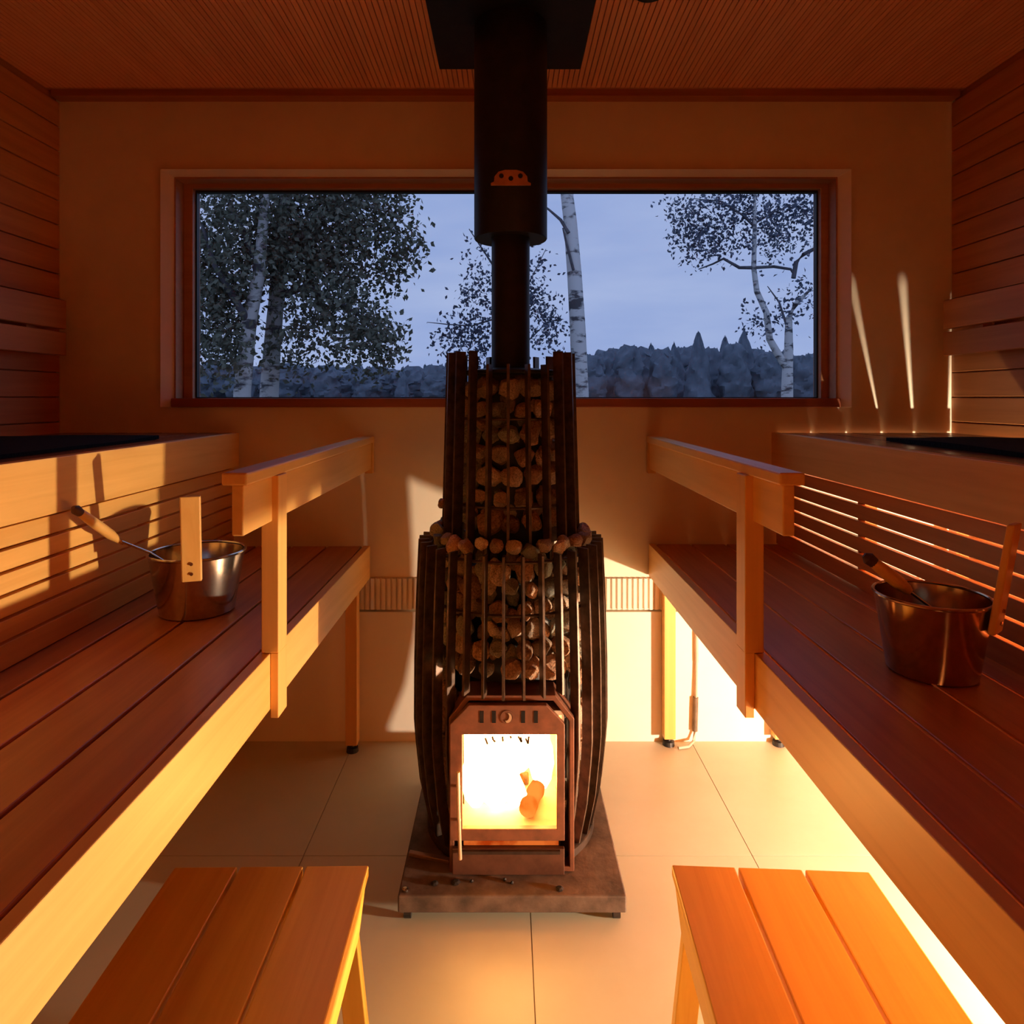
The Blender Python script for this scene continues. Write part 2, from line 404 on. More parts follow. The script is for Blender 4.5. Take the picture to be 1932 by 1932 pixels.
st = thing('sauna_stove', 'tall black wood-burning stove with a stone cage of upright bars', 'stove', (SX, SY, .068))
def rl(z):   # barrel profile of the lower cage (outer radius)
    pts = [(.09, .238), (.20, .262), (.36, .279), (.55, .278), (.75, .272), (.90, .265)]
    for (a, ra), (b_, rb_) in zip(pts, pts[1:]):
        if z <= b_: return ra + (rb_ - ra) * (z - a) / (b_ - a)
    return pts[-1][1]
def ru(z): return .200 - (z - .88) / .52 * .014
def bar_mesh(th, zs, rf, depth, t):
    mb = MB(); c, s = math.sin(th), -math.cos(th); n = Vector((-s, c, 0)); n = Vector((math.cos(th), math.sin(th), 0))
    rad = Vector((c, s, 0)); vs = []
    for z in zs:
        ro = rf(z)
        for r_, q in ((ro, 1), (ro, -1), (ro - depth, -1), (ro - depth, 1)):
            vs.append(Vector((SX, SY, z)) + rad * r_ + n * (q * t / 2))
    fs = [(0, 1, 2, 3), tuple(4 * (len(zs) - 1) + k for k in (3, 2, 1, 0))]
    for i in range(len(zs) - 1):
        for k in range(4):
            j = (k + 1) % 4; fs.append((4 * i + k, 4 * i + 4 + k, 4 * i + 4 + j, 4 * i + j))
    return mb.add(vs, fs)
for k in range(33):
    th = math.radians(-4.2 + 360 / 33 * k); a = abs((math.degrees(th) + 180) % 360 - 180)
    z0 = .530 if a < 34 else .092
    obj('lower_cage_bar', bar_mesh(th, [z0 + (.885 - z0) * i / 14 for i in range(15)], rl, .030, .006), 'barsteel', st)
for k in range(21):
    th = math.radians(-2.3 + 360 / 21 * k); a = abs((math.degrees(th) + 180) % 360 - 180)
    z1 = 1.375 if a < 33 else 1.413
    obj('upper_cage_bar', bar_mesh(th, [.84 + (z1 - .84) * i / 6 for i in range(7)], ru, .030, .007), 'barsteel', st)
def hoop(z, r, t=.004):
    n = 48; pts = [(SX + r * math.cos(2 * math.pi * k / n), SY + r * math.sin(2 * math.pi * k / n), z) for k in range(n + 1)]
    return MB().tube(pts, t, 8)
obj('hoop', hoop(.728, rl(.728) - .034), 'barsteel', st); obj('hoop', hoop(.862, rl(.862) - .034), 'barsteel', st)
obj('hoop', hoop(1.228, ru(1.228) - .034), 'barsteel', st); obj('hoop', hoop(.99, ru(.99) - .034), 'barsteel', st)
obj('bottom_ring', MB().lathe([(.19, .069), (.2405, .069), (.2405, .089), (.236, .0915), (.19, .0915)], (SX, SY, 0), 60), 'iron', st, smooth=True)
obj('inner_body', MB().lathe([(.165, .0925), (.170, .45), (.165, .84), (.095, .86), (.085, 1.352)], (SX, SY, 0), 40), 'black', st, smooth=True) if False else None
# inner steel jacket, open at the front behind the door
ij = MB(); n = 48
ang = [math.radians(d) for d in range(45, 316, 9)]
prof = [(.178, .0925), (.182, .45), (.175, .80)]
vs = [(SX + r * math.sin(a), SY - r * math.cos(a), z) for r, z in prof for a in ang]
nn = len(ang)
ij.add(vs, [(i * nn + k, i * nn + k + 1, (i + 1) * nn + k + 1, (i + 1) * nn + k) for i in range(2) for k in range(nn - 1)])
ij.lathe([(.170, .53), (.170, .80), (.118, .83), (.112, 1.352)], (SX, SY, 0), 40)
obj('inner_jacket', ij, 'black', st, smooth=True)
obj('top_lid', MB().lathe([(.146, 1.352), (.150, 1.356), (.150, 1.362), (.062, 1.372)], (SX, SY, 0), 48), 'black', st, smooth=True)
# firebox neck, door, drawer
FY = 1.700
neck_o = [(-.148, .0695), (.172, .0695), (.172, .462), (.124, .522), (-.104, .522), (-.150, .462)]
neck_i = [(-.136, .082), (.160, .082), (.160, .456), (.118, .508), (-.098, .508), (-.138, .456)]
obj('firebox_neck', MB().ring_prism(neck_o, neck_i, FY + .014, FY + .10), 'door', st, bevel=.002)
gx0, gx1, gz0, gz1 = -.114, .126, .190, .430
door_o = [(-.146, .160), (.146, .160), (.146, .456), (.100, .505), (-.098, .505), (-.146, .456)]
door_i = [(gx0, gz0), (gx1, gz0), (gx1, gz1), (gx1 - .03, gz1), (gx0 + .03, gz1), (gx0, gz1)]
dr = obj('door', MB().ring_prism(door_o, door_i, FY - .004, FY + .013), 'door', st, bevel=.002)
obj('glass_pane', MB().box(gx0 - .008, gx1 + .008, FY + .0005, FY + .0045, gz0 - .008, gz1 + .008), 'fireglass', dr)
for px in (909, 932, 987, 1011):
    x = (px - 957) / F * FY; obj('vent_slot', MB().box(x - .005, x + .005, FY - .0052, FY - .003, .4605, .4905), 'black', dr)
cr = []
for k in range(13):
    a = math.radians(-100 + 190 * k / 12); cr.append((.000 + .0115 * math.cos(a), .474 + .0125 * math.sin(a)))
for k in range(12, -1, -1):
    a = math.radians(-100 + 190 * k / 12); cr.append((-.004 + .009 * math.cos(a), .477 + .0105 * math.sin(a)))
obj('crescent_emblem', MB().prism(cr, FY - .0065, FY - .0035), 'crescent', dr, label='bright crescent emblem between the vent slots')
rg = MB(); ro = [(.0175 * math.cos(2 * math.pi * k / 24), .475 + .0175 * math.sin(2 * math.pi * k / 24)) for k in range(24)]
ri = [(.0135 * math.cos(2 * math.pi * k / 24), .475 + .0135 * math.sin(2 * math.pi * k / 24)) for k in range(24)]
obj('emblem_ring', rg.ring_prism(ro, ri, FY - .0058, FY - .0035), 'door', dr)
gl = MB()      # row of small marks along the top of the glass
def stroke(x0, z0, x1, z1, w=.0024):
    d = Vector((x1 - x0, 0, z1 - z0)); nrm = Vector((-d.z, 0, d.x)).normalized() * w
    a, b_ = Vector((x0, FY - .0008, z0)), Vector((x1, FY - .0008, z1)); dy = Vector((0, .001, 0))
    gl.hexa([a - nrm, b_ - nrm, b_ - nrm + dy, a - nrm + dy], [a + nrm, b_ + nrm, b_ + nrm + dy, a + nrm + dy])
zt = .428
for (x0, z0, x1, z1) in ((-.056, -.008, -.050, -.024), (-.038, -.004, -.036, -.013), (-.036, -.013, -.030, -.018), (-.012, -.004, -.011, -.017), (.008, -.003, .010, -.009), (.028, -.004, .036, -.018), (.034, -.006, .037, -.019), (.047, -.009, .053, -.023), (.053, -.023, .055, -.004)):
    stroke(x0, zt + z0, x1, zt + z1)
obj('glass_lettering', gl, 'soot', dr, label='faint row of dark marks along the top of the glass')
hx = -.124
hd = MB().tube([(hx, FY - .022, .345), (hx + .002, FY - .026, .25), (hx + .006, FY - .024, .128)], .0048, 12)
hd.tube([(hx + .001, FY - .003, .300), (hx + .001, FY - .024, .300)], .004, 8).tube([(hx + .003, FY - .003, .215), (hx + .003, FY - .024, .215)], .004, 8)
obj('door_handle', hd, 'crescent', dr, smooth=True, label='thin pale upright door handle')
obj('air_slot', MB().box(-.112, .132, FY + .016, FY + .022, .136, .158), 'slotglow', st, label='orange glowing air slot')
dw = obj('ash_drawer', MB().box(-.140, .146, FY + .000, FY + .013, .0705, .137), 'drawer', st, bevel=.002)
obj('drawer_lip', MB().box(-.120, .134, FY - .008, FY - .0005, .128, .136), 'iron', dw)
fb = MB().box(-.128, .140, FY + .016, FY + .255, .168, .180).box(-.128, .140, FY + .016, FY + .255, .470, .482)
fb.box(-.134, -.128, FY + .016, FY + .255, .168, .482).box(.140, .146, FY + .016, FY + .255, .168, .482).box(-.134, .146, FY + .256, FY + .262, .168, .482)
obj('firebox', fb, 'fireclay', st)

# logs and flames
def log(a, b_, r, lab, mat):
    a, b_ = Vector(a), Vector(b_); mb = MB()
    pts = [a.lerp(b_, t / 6) + Vector((0, 0, .003 * math.sin(t * 2.1))) for t in range(7)]
    mb.tube(pts, [r * (1 + .1 * math.sin(t * 1.7)) for t in range(7)], 14)
    o = obj('firewood_log', mb, mat, None, smooth=True, origin=a); tag(o, lab, 'log', 'logs burning in the stove')
log((-.095, 1.93, .198), (.06, 1.91, .198), .017, 'charred log lying across the floor of the stove fire', 'char')
log((.052, 1.752, .203), (.085, 1.86, .205), .022, 'short orange glowing log end at the corner of the stove fire', 'ember')
log((-.06, 1.835, .197), (.045, 1.88, .215), .013, 'thin burning log leaning across the flames behind the stove glass', 'ember')
fm = MB()
def flame(x, y, z, h, r, lean):
    n = 14; prof = [(.25, 0), (.75, .12), (1.0, .28), (.9, .5), (.6, .72), (.28, .88), (.02, 1)]
    vs = []
    for rr, t in prof:
        for k in range(n):
            a = 2 * math.pi * k / n
            w = r * rr * (1 + .18 * math.sin(3 * a + 5 * t + x * 40))
            vs.append((x + lean * t * t * h + w * math.cos(a), y + .6 * w * math.sin(a), z + h * t))
    fm.add(vs, [(i * n + k, i * n + (k + 1) % n, (i + 1) * n + (k + 1) % n, (i + 1) * n + k) for i in range(len(prof) - 1) for k in range(n)])
for a in ((-.085, 1.90, .20, .25, .042, .05), (-.03, 1.91, .20, .265, .052, -.1), (.035, 1.905, .22, .245, .050, .1), (.09, 1.90, .22, .24, .038, -.08), (-.055, 1.84, .225, .20, .035, .15), (.01, 1.85, .225, .225, .036, -.05), (-.085, 1.80, .183, .22, .036, .04), (-.03, 1.79, .183, .17, .040, .06), (.02, 1.80, .183, .12, .030, -.04), (.10, 1.86, .20, .22, .034, -.1)):
    flame(*a)
fo = obj('flames', fm, 'flame', None, smooth=True, origin=(0, 1.85, .2)); fo['kind'] = 'stuff'
tag(fo, 'bright white-yellow flames filling the stove firebox', 'fire')

# stones
base_stones = []
for k in range(10):
    rng = random.Random(100 + k)
    import bmesh
    bm = bmesh.new(); bmesh.ops.create_icosphere(bm, subdivisions=3, radius=1.0)
    sc = (rng.uniform(.8, 1.05), rng.uniform(.7, .95), rng.uniform(.65, 1.0)); seed = Vector((k * 7.1, k * 3.3, 0))
    planes = [(Vector((rng.gauss(0, 1), rng.gauss(0, 1), rng.gauss(0, 1))).normalized(), rng.uniform(.62, .85)) for _ in range(9)]
    for v in bm.verts:
        p = v.co.copy()
        for nrm, d in planes:
            q = p.dot(nrm)
            if q > d: p -= nrm * (q - d)
        p *= 1 + .10 * noise.noise(p * 1.8 + seed)
        v.co = Vector((p.x * sc[0], p.y * sc[1], p.z * sc[2]))
    me = bpy.data.meshes.new('stone'); bm.to_mesh(me); bm.free(); me.materials.append(M['stone'] if k % 3 == 0 else M['stonegrey'] if k % 3 == 1 else M['stonerust']); me.shade_smooth()
    me.set_sharp_from_angle(angle=math.radians(28))
    base_stones.append(me)
rs = random.Random(5)
def stone(p, r, lab, grp):
    o = bpy.data.objects.new('sauna_stone', rs.choice(base_stones)); COL.objects.link(o)
    o.location = p; o.rotation_euler = [rs.uniform(0, 6.28) for _ in range(3)]; q = r * rs.uniform(.9, 1.12)
    o.scale = (q, q * rs.uniform(.85, 1.1), q * rs.uniform(.85, 1.1)); tag(o, lab, 'stone', grp)
def shell(z0, z1, rf, size, a_max, skip, lab, grp):
    z = z0 + size; row = 0
    while z < z1:
        R_ = rf(z) - .036 - size * .86
        n = max(1, int(math.radians(2 * a_max) * (R_ + size * .4) / (size * 1.92)))
        for k in range(n + 1):
            a = -a_max + 2 * a_max * (k + (row % 2) * .5) / n + rs.uniform(-3, 3)
            if abs(a) > a_max or skip(a, z): continue
            zz = z + rs.uniform(-.006, .006); t = math.radians(a)
            stone((SX + R_ * math.sin(t), SY - R_ * math.cos(t), zz), size * rs.uniform(.80, 1.22), lab, grp)
        z += size * 1.66; row += 1
shell(.915, 1.335, ru, .036, 118, lambda a, z: False, 'rough stone packed behind the bars of the stove\'s narrow upper cage', 'stones of the upper cage')
shell(.50, .87, rl, .031, 118, lambda a, z: abs(a) < 46 and z < .55, 'rough stone packed behind the bars above and beside the stove door', 'stones of the lower cage')
shell(.09, .50, rl, .031, 118, lambda a, z: abs(a) < 48, 'rough stone packed behind the bars above and beside the stove door', 'stones of the lower cage')
deep = lambda f, q: (lambda z: f(z) - q)
shell(.94, 1.33, deep(ru, .030), .030, 62, lambda a, z: False, 'rough stone packed behind the bars of the stove\'s narrow upper cage', 'stones of the upper cage')
shell(.53, .86, deep(rl, .036), .030, 62, lambda a, z: abs(a) < 46 and z < .57, 'rough stone packed behind the bars above and beside the stove door', 'stones of the lower cage')
for k in range(21):
    t = math.radians(-115 + 230 * k / 20 + rs.uniform(-3, 3)); R_ = .213 + rs.uniform(-.006, .006)
    stone((SX + R_ * math.sin(t), SY - R_ * math.cos(t), .893 + rs.uniform(-.004, .014)), .028 * rs.uniform(.8, 1.15), 'loose stone heaped on the ledge around the foot of the upper cage', 'stones on the stove ledge')
stone((SX - .196, SY - .03, .985), .022, 'small stone sticking out through the side of the upper cage', None)

# poker bar, bark crumbs
o = obj('iron_bar', MB().hexa([(-.262, 1.772, .0685), (-.152, 1.742, .0685), (-.150, 1.756, .0685), (-.260, 1.786, .0685)], [(-.262, 1.772, .078), (-.152, 1.742, .078), (-.150, 1.756, .078), (-.260, 1.786, .078)]), noisy('worn_iron_bar', (.22, .13, .10), (.30, .18, .14), 30, .4, .6), None, bevel=.0015, origin=(-.2, 1.76, .068))
tag(o, 'short flat iron bar lying on the slab beside the stove', 'bar')
for k, (px, py, w) in enumerate(((820, 1668, .016), (860, 1666, .020), (952, 1661, .008), (966, 1667, .007), (1056, 1678, .017), (890, 1664, .007))):
    d = 1.2185 * F / (py - 750); p = P(px, py, d); mb = MB()
    mb.lathe([(w * .5, .0684), (w * .62, .071), (w * .3, .074)], (p.x, p.y, 0), 7)
    o = obj('bark_crumb', mb, 'rubber', None, origin=(p.x, p.y, .068)); tag(o, 'small dark bark crumb on the slab in front of the ash drawer', 'crumb', 'bark crumbs on the slab')

# chimney
ch = thing('chimney', 'black round chimney pipe rising from the stove to the ceiling', 'chimney', (SX, SY, 1.365))
obj('pipe', MB().lathe([(.0555, 1.3735), (.0555, 1.80)], (SX, SY, 0), 40), 'black', ch, smooth=True)
obj('sleeve', MB().lathe([(.0560, 1.748), (.104, 1.745), (.106, 1.748), (.106, 2.362)], (SX, SY, 0), 56, cap=False), 'black', ch, smooth=True)
dp = [(-.055, 1.868), (.055, 1.868), (.055, 1.874), (.046, 1.878), (.045, 1.892), (.034, 1.905), (.016, 1.910), (-.016, 1.910), (-.034, 1.905), (-.045, 1.892), (-.046, 1.878), (-.055, 1.874)]
pl = obj('damper_plate', MB().prism([(x + SX, z) for x, z in dp], SY - .114, SY - .1072), 'damper', ch, bevel=.0008)
hl = MB()
for x, z in ((-.026, 1.893), (0, 1.886), (.026, 1.893)):
    hl.tube([(SX + x, SY - .1155, z), (SX + x, SY - .1135, z)], .0065, 14)
obj('damper_holes', hl, 'black', pl)
obj('ceiling_plate', MB().box(SX - .232, SX + .230, SY - .24, 2.19, 2.362, 2.384), 'black', ch, bevel=.002)
cl = thing('ceiling_spotlight', 'small dark round spotlight recessed in the slatted ceiling', 'spotlight', (.392, 1.832, 2.4))
obj('spotlight_ring', MB().lathe([(.030, 2.399), (.042, 2.394), (.044, 2.3995)], (.392, 1.832, 0), 32, cap=False), 'black', cl, smooth=True)
obj('spotlight_lens', MB().lathe([(.031, 2.396), (.031, 2.3985)], (.392, 1.832, 0), 32), 'rubber', cl)

# ------------------------------------------------------------------ wall pipe
wp = thing('drain_pipe', 'thin pale pipe with a dark sleeve standing against the bright wall', 'pipe', (.70, 2.47, 0))
obj('pipe', MB().tube([(.706, 2.4912, .30), (.704, 2.4912, .618)], .007, 12), 'grey', wp, smooth=True)
obj('sleeve', MB().tube([(.699, 2.488, .045), (.702, 2.488, .17)], .010, 12), noisy('dark_sleeve', (.10, .07, .04), (.16, .11, .07), 30, .6), wp, smooth=True, label='dark sleeve')
obj('hose', MB().tube([(.706, 2.4912, .31), (.703, 2.488, .17), (.699, 2.488, .045), (.692, 2.478, .012), (.665, 2.45, .006), (.625, 2.44, .006)], .0055, 10), 'grey', wp, smooth=True)

# ------------------------------------------------------------------ buckets and ladles
def bucket(c, lab, hdir, mat, k_=1.0):
    c = Vector(c); r = thing('sauna_bucket', lab, 'bucket', tuple(c), 'metal sauna buckets')
    hgt, rb_, rt = .152, .089 * k_, .114 * k_
    prof = [(rb_ - .006, 0), (rb_, .003), (rt, hgt - .002), (rt - .003, hgt - .002), (rb_ - .003, .006), (.0005, .006)]
    obj('shell', MB().lathe(prof, c, 64), mat, r, smooth=True)
    n = 64; pts = [c + Vector((rt * math.cos(2 * math.pi * k / n), rt * math.sin(2 * math.pi * k / n), hgt)) for k in range(n + 1)]
    obj('rim', MB().tube(pts, .0038, 8), mat, r, smooth=True)
    obj('water', MB().lathe([(rb_ + .010, .080), (rb_ + .0105, .0805)], c, 48), noisy('bucket_water', (.02, .015, .01), (.03, .02, .015), 3, .03, bump=0), r)
    d = Vector((hdir[0], hdir[1], 0)).normalized(); t = Vector((-d.y, d.x, 0)); tilt = (rt - rb_) / hgt
    a = c + d * (rb_ + tilt * .105 + .0035) + Vector((0, 0, .105)); up = (Vector((0, 0, 1)) + d * tilt).normalized()
    b_ = a + up * .212; th = d * .013; w = .0225
    obj('handle', MB().hexa([a - t * w, a + t * w, a + t * w + th, a - t * w + th][::-1], [b_ - t * w, b_ + t * w, b_ + t * w + th, b_ - t * w + th][::-1]), 'railZ', r, bevel=.003, label='upright wooden handle')
    rv = MB()
    for q in (.02, .045):
        m_ = a + up * q + th; rv.tube([m_, m_ + d * .003], .004, 10)
    obj('rivet', rv, mat, r)
bucket((-.795, 1.715, BT), 'shiny steel pail with an upright wooden handle on the bench', (.34, -1), 'steel')
bucket((.848, 1.335, BT), 'steel pail tinted with painted orange reflections and with a leaning wooden handle on the bench', (.62, -.78), 'steel_reflect', .90)

def ladle(lab, bowl, stem, h0, h1, r0, r1, flat):
    b_ = Vector(bowl); h0, h1 = Vector(h0), Vector(h1)
    r = thing('sauna_ladle', lab, 'ladle', tuple(b_), 'ladles in the buckets')
    obj('ladle_bowl', MB().lathe([(.001, 0), (.018, .002), (.032, .012), (.036, .026), (.0345, .026), (.030, .014), (.016, .004), (.001, .003)], b_, 28, cap=False), 'steel', r, smooth=True)
    obj('ladle_stem', MB().tube([b_ + Vector((0, 0, .026))] + [Vector(q) for q in stem] + [h0.lerp(h1, .1)], .0032, 8), 'steel', r, smooth=True)
    t = [0, .1, .3, .6, .85, .97, 1]; rr = [r0 * .5, r0 * .85, r1, r1, r1 * .9, r1 * .8, r1 * .45]
    hnd = obj('ladle_handle', MB().tube([h0.lerp(h1, q) for q in t], rr, 14), 'railY', r, smooth=True)
    dirn = (h1 - h0).normalized()
    obj('handle_tip', MB().tube([h1 - dirn * .004, h1 + dirn * .012, h1 + dirn * .022], [r1 * .8, r1 * .95, r1 * .4], 12), noisy('dark_tip_' + lab[:4], (.05, .02, .01), (.09, .035, .02), 30, .6), hnd, smooth=True, label='dark tip')
ladle('ladle with yellow wooden handle sticking out of the shiny steel pail', (-.80, 1.74, BT + .082), [(-.85, 1.69, .86), (-.886, 1.655, .902)], (-.938, 1.63, .930), (-.958, 1.495, 1.030), .008, .0115, False)
ladle('ladle with reddish wooden handle leaning in the coppery pail', (.875, 1.33, BT + .082), [(.85, 1.335, .865)], (.815, 1.350, .893), (.752, 1.372, .948), .013, .014, True)

# ------------------------------------------------------------------ step stools
def stool(c, yaw, lab):
    r = thing('step_stool', lab, 'stool', (0, 0, 0), 'step stools in the aisle')
    W, L, Zt = .386, .46, .350; bw = (W - .012) / 3
    for k in range(3):
        x0 = -W / 2 + k * (bw + .006)
        obj('seat_board', MB().box(x0, x0 + bw, -L / 2, L / 2, Zt - .022, Zt), 'stoolY', r, bevel=.003)
    for s in (-1, 1):
        ap = [(-L / 2 + .03, Zt - .0225), (L / 2 - .030, Zt - .0225), (L / 2 - .090, Zt - .072), (-L / 2 + .09, Zt - .072)]
        x0, x1 = sorted((s * (W / 2 - .001), s * (W / 2 - .022)))
        mb = MB(); vs = [(x, y, z) for x in (x0, x1) for y, z in ap]
        mb.add(vs, [(0, 3, 2, 1), (4, 5, 6, 7), (0, 1, 5, 4), (1, 2, 6, 5), (2, 3, 7, 6), (3, 0, 4, 7)])
        obj('apron', mb, 'stoolY', r, bevel=.0015)
        for e in (-1, 1):
            y0, y1 = sorted((e * (L / 2 - .052), e * (L / 2 - .028)))
            xt0, xt1 = sorted((s * (W / 2 - .0225), s * (W / 2 - .066))); dx = s * .035
            obj('leg', MB().hexa([(xt0 + dx, y0, 0), (xt1 + dx, y0, 0), (xt1 + dx, y1, 0), (xt0 + dx, y1, 0)], [(xt0, y0, Zt - .0225), (xt1, y0, Zt - .0225), (xt1, y1, Zt - .0225), (xt0, y1, Zt - .0225)]), 'stoolZ', r, bevel=.002)
    for e in (-1, 1):
        y0, y1 = sorted((e * (L / 2 - .051), e * (L / 2 - .029)))
        obj('crossbar', MB().box(-W / 2 + .067, W / 2 - .067, y0, y1, Zt - .075, Zt - .0225), 'stoolX', r)
    r.location = c; r.rotation_euler = (0, 0, yaw)
stool((-.467, 1.335 - .23, 0), math.radians(.8), 'darker reddish wooden step stool in the aisle before the shiny pail\'s bench')
stool((.5225 - .012, 1.330 - .23, 0), math.radians(-3.0), 'golden lit wooden step stool in the aisle before the coppery pail\'s bench')

# ------------------------------------------------------------------ outdoors
GZ = -.35
gr = MB().box(-90, 90, YB + .25, 140, GZ - .3, GZ)
struct('ground', gr, 'ground', 'dusky meadow outside the window')
def leaves(ells, n, size, seed, droop=.3):
    rng = random.Random(seed); mb = MB(); tot = sum(e[6] for e in ells)
    V, Fc = [], []
    for e in ells:
        cx, cy, cz, rx, ry, rz, w = e
        m = int(n * w / tot)
        nc = max(3, m // 14); cl_ = []
        for _ in range(nc):
            while True:
                p = Vector((rng.uniform(-1, 1), rng.uniform(-1, 1), rng.uniform(-1, 1)))
                if p.length < 1: break
            cl_.append(Vector((cx + p.x * rx, cy + p.y * ry, cz + p.z * rz)))
        for i in range(m):
            c = cl_[rng.randrange(nc)] + Vector((rng.gauss(0, 1) * size * 1.3, rng.gauss(0, 1) * size * 1.3, rng.gauss(0, 1) * size * 2.0))
            a = Vector((rng.gauss(0, 1), rng.gauss(0, 1), rng.gauss(0, 1) - droop)).normalized()
            b_ = a.cross(Vector((rng.gauss(0, 1), rng.gauss(0, 1), rng.gauss(0, 1)))).normalized()
            L = size * rng.uniform(.7, 1.25); k = a.cross(b_) * L * .10
            o = len(V)
            V += [c - a * L * .5, c + b_ * L * .30 + k, c + a * L * .5, c - b_ * L * .30 + k]
            Fc.append((o, o + 1, o + 2, o + 3))
    mb.v, mb.f = V, Fc
    return mb
def el(px, py, d, rx, ry, dd, w):
    p = P(px, py, d); s = d / F
    return (p.x, p.y, p.z, rx * s, dd, ry * s, w)

def tree(name, lab, base, trunks, ells, n, size, seed, leafmat, barkmat='birch', group=None, cat='tree'):
    r = thing(name, lab, cat, tuple(base), group)
    for i, (pts, rad) in enumerate(trunks):
        obj('trunk' if i == 0 else 'branch', MB().tube(pts, rad, 12), barkmat if i == 0 else ('twig' if barkmat != 'birch' or rad[0] < .05 else 'birch'), r, smooth=True)
    if ells: obj('foliage', leaves(ells, n, size, seed), leafmat, r)
    return r
# big birches behind the left half of the window
d = 7.0
b0 = P(458, 750, d); b0.z = GZ
tree('birch_tree', 'pale birch trunk leaning at the far side of the window under dense leaves', b0,
     [([b0, P(457, 740, d), P(470, 610, d), P(488, 520, d), P(497, 420, d), P(506, 300, d), P(512, 150, d)], [.10, .088, .076, .064, .052, .042, .03]),
      ([P(470, 610, d), P(440, 560, d - .2), P(405, 500, d - .3), P(380, 420, d - .3)], [.045, .035, .025, .012]),
      ([P(490, 500, d), P(450, 420, d + .2), P(410, 330, d + .3)], [.04, .03, .015])],
     [el(430, 420, d, 130, 150, .9, 3), el(395, 560, d, 80, 110, .7, 2.4), el(400, 300, d, 160, 120, .9, 1.5), el(420, 660, d - .3, 60, 40, .4, .5), el(540, 480, d + .5, 80, 90, .5, 1.4)], 9600, .070, 1, 'leaf')
d = 7.6
b1 = P(508, 750, d); b1.z = GZ
tree('birch_tree', 'thicker greyish birch trunk next to the leaning one with wide drooping leaves', b1,
     [([b1, P(508, 740, d), P(514, 650, d), P(522, 560, d), P(530, 450, d), P(538, 360, d), P(546, 200, d)], [.12, .105, .095, .085, .075, .065, .04]),
      ([P(528, 480, d), P(590, 420, d), P(660, 380, d + .2), P(740, 400, d + .2), P(790, 450, d + .2)], [.05, .04, .03, .018, .006]),
      ([P(522, 560, d), P(580, 540, d - .2), P(640, 570, d - .2), P(700, 610, d - .2), P(750, 655, d - .2)], [.045, .035, .025, .015, .006]),
      ([P(536, 380, d), P(600, 300, d), P(700, 290, d)], [.05, .035, .012])],
     [el(600, 430, d, 110, 110, .9, 3.2), el(690, 400, d, 85, 70, .7, 1.7), el(625, 560, d, 90, 80, .8, 2.2), el(690, 640, d - .2, 70, 45, .5, 1.2), el(755, 470, d, 40, 45, .4, .5), el(570, 660, d, 60, 40, .6, .5), el(620, 320, d, 160, 80, .8, 1.2), el(735, 500, d, 45, 30, .3, .22), el(740, 665, d, 25, 18, .3, .15)], 9600, .074, 2, 'leaf')
d = 8.5
b2 = P(1098, 750, d); b2.z = GZ
tree('birch_tree', 'bare upright birch trunk with dark bands beside the chimney', b2,
     [([b2, P(1095, 740, d), P(1090, 620, d), P(1084, 520, d), P(1076, 420, d), P(1070, 370, d), P(1060, 250, d)], [.115, .105, .10, .092, .085, .08, .06]),
      ([P(1073, 440, d - .08), P(1058, 415, d), P(1035, 395, d + .1), P(1000, 370, d + .1)], [.024, .020, .014, .006]),
      ([P(1082, 510, d - .1), P(1069, 460, d - .1), P(1062, 430, d - .1)], [.018, .016, .01])], None, 0, .05, 3, 'leafblue')
d = 9.0
b3 = P(925, 750, d); b3.z = GZ
tree('young_tree', 'slender young tree with sparse leaves behind the chimney pipe', b3,
     [([b3, P(930, 740, d), P(938, 600, d), P(930, 500, d), P(885, 432, d)], [.035, .03, .022, .015, .006]),
      ([P(938, 600, d), P(890, 615, d), P(845, 612, d), P(806, 608, d)], [.014, .010, .008, .004]),
      ([P(938, 620, d), P(985, 560, d), P(1030, 470, d)], [.016, .010, .004]), ([P(938, 680, d), P(990, 650, d), P(1050, 590, d)], [.014, .009, .004])],
     [el(900, 520, d, 30, 70, .4, 1.0), el(870, 640, d, 50, 45, .4, 1.2), el(1010, 540, d, 40, 70, .4, 1.2), el(1030, 620, d, 40, 45, .4, 1.0), el(905, 650, d, 30, 50, .3, .8), el(960, 560, d, 50, 80, .4, 1)], 1900, .066, 4, 'leafblue', 'twig')
d = 10.0
b4 = P(1485, 750, d); b4.z = GZ
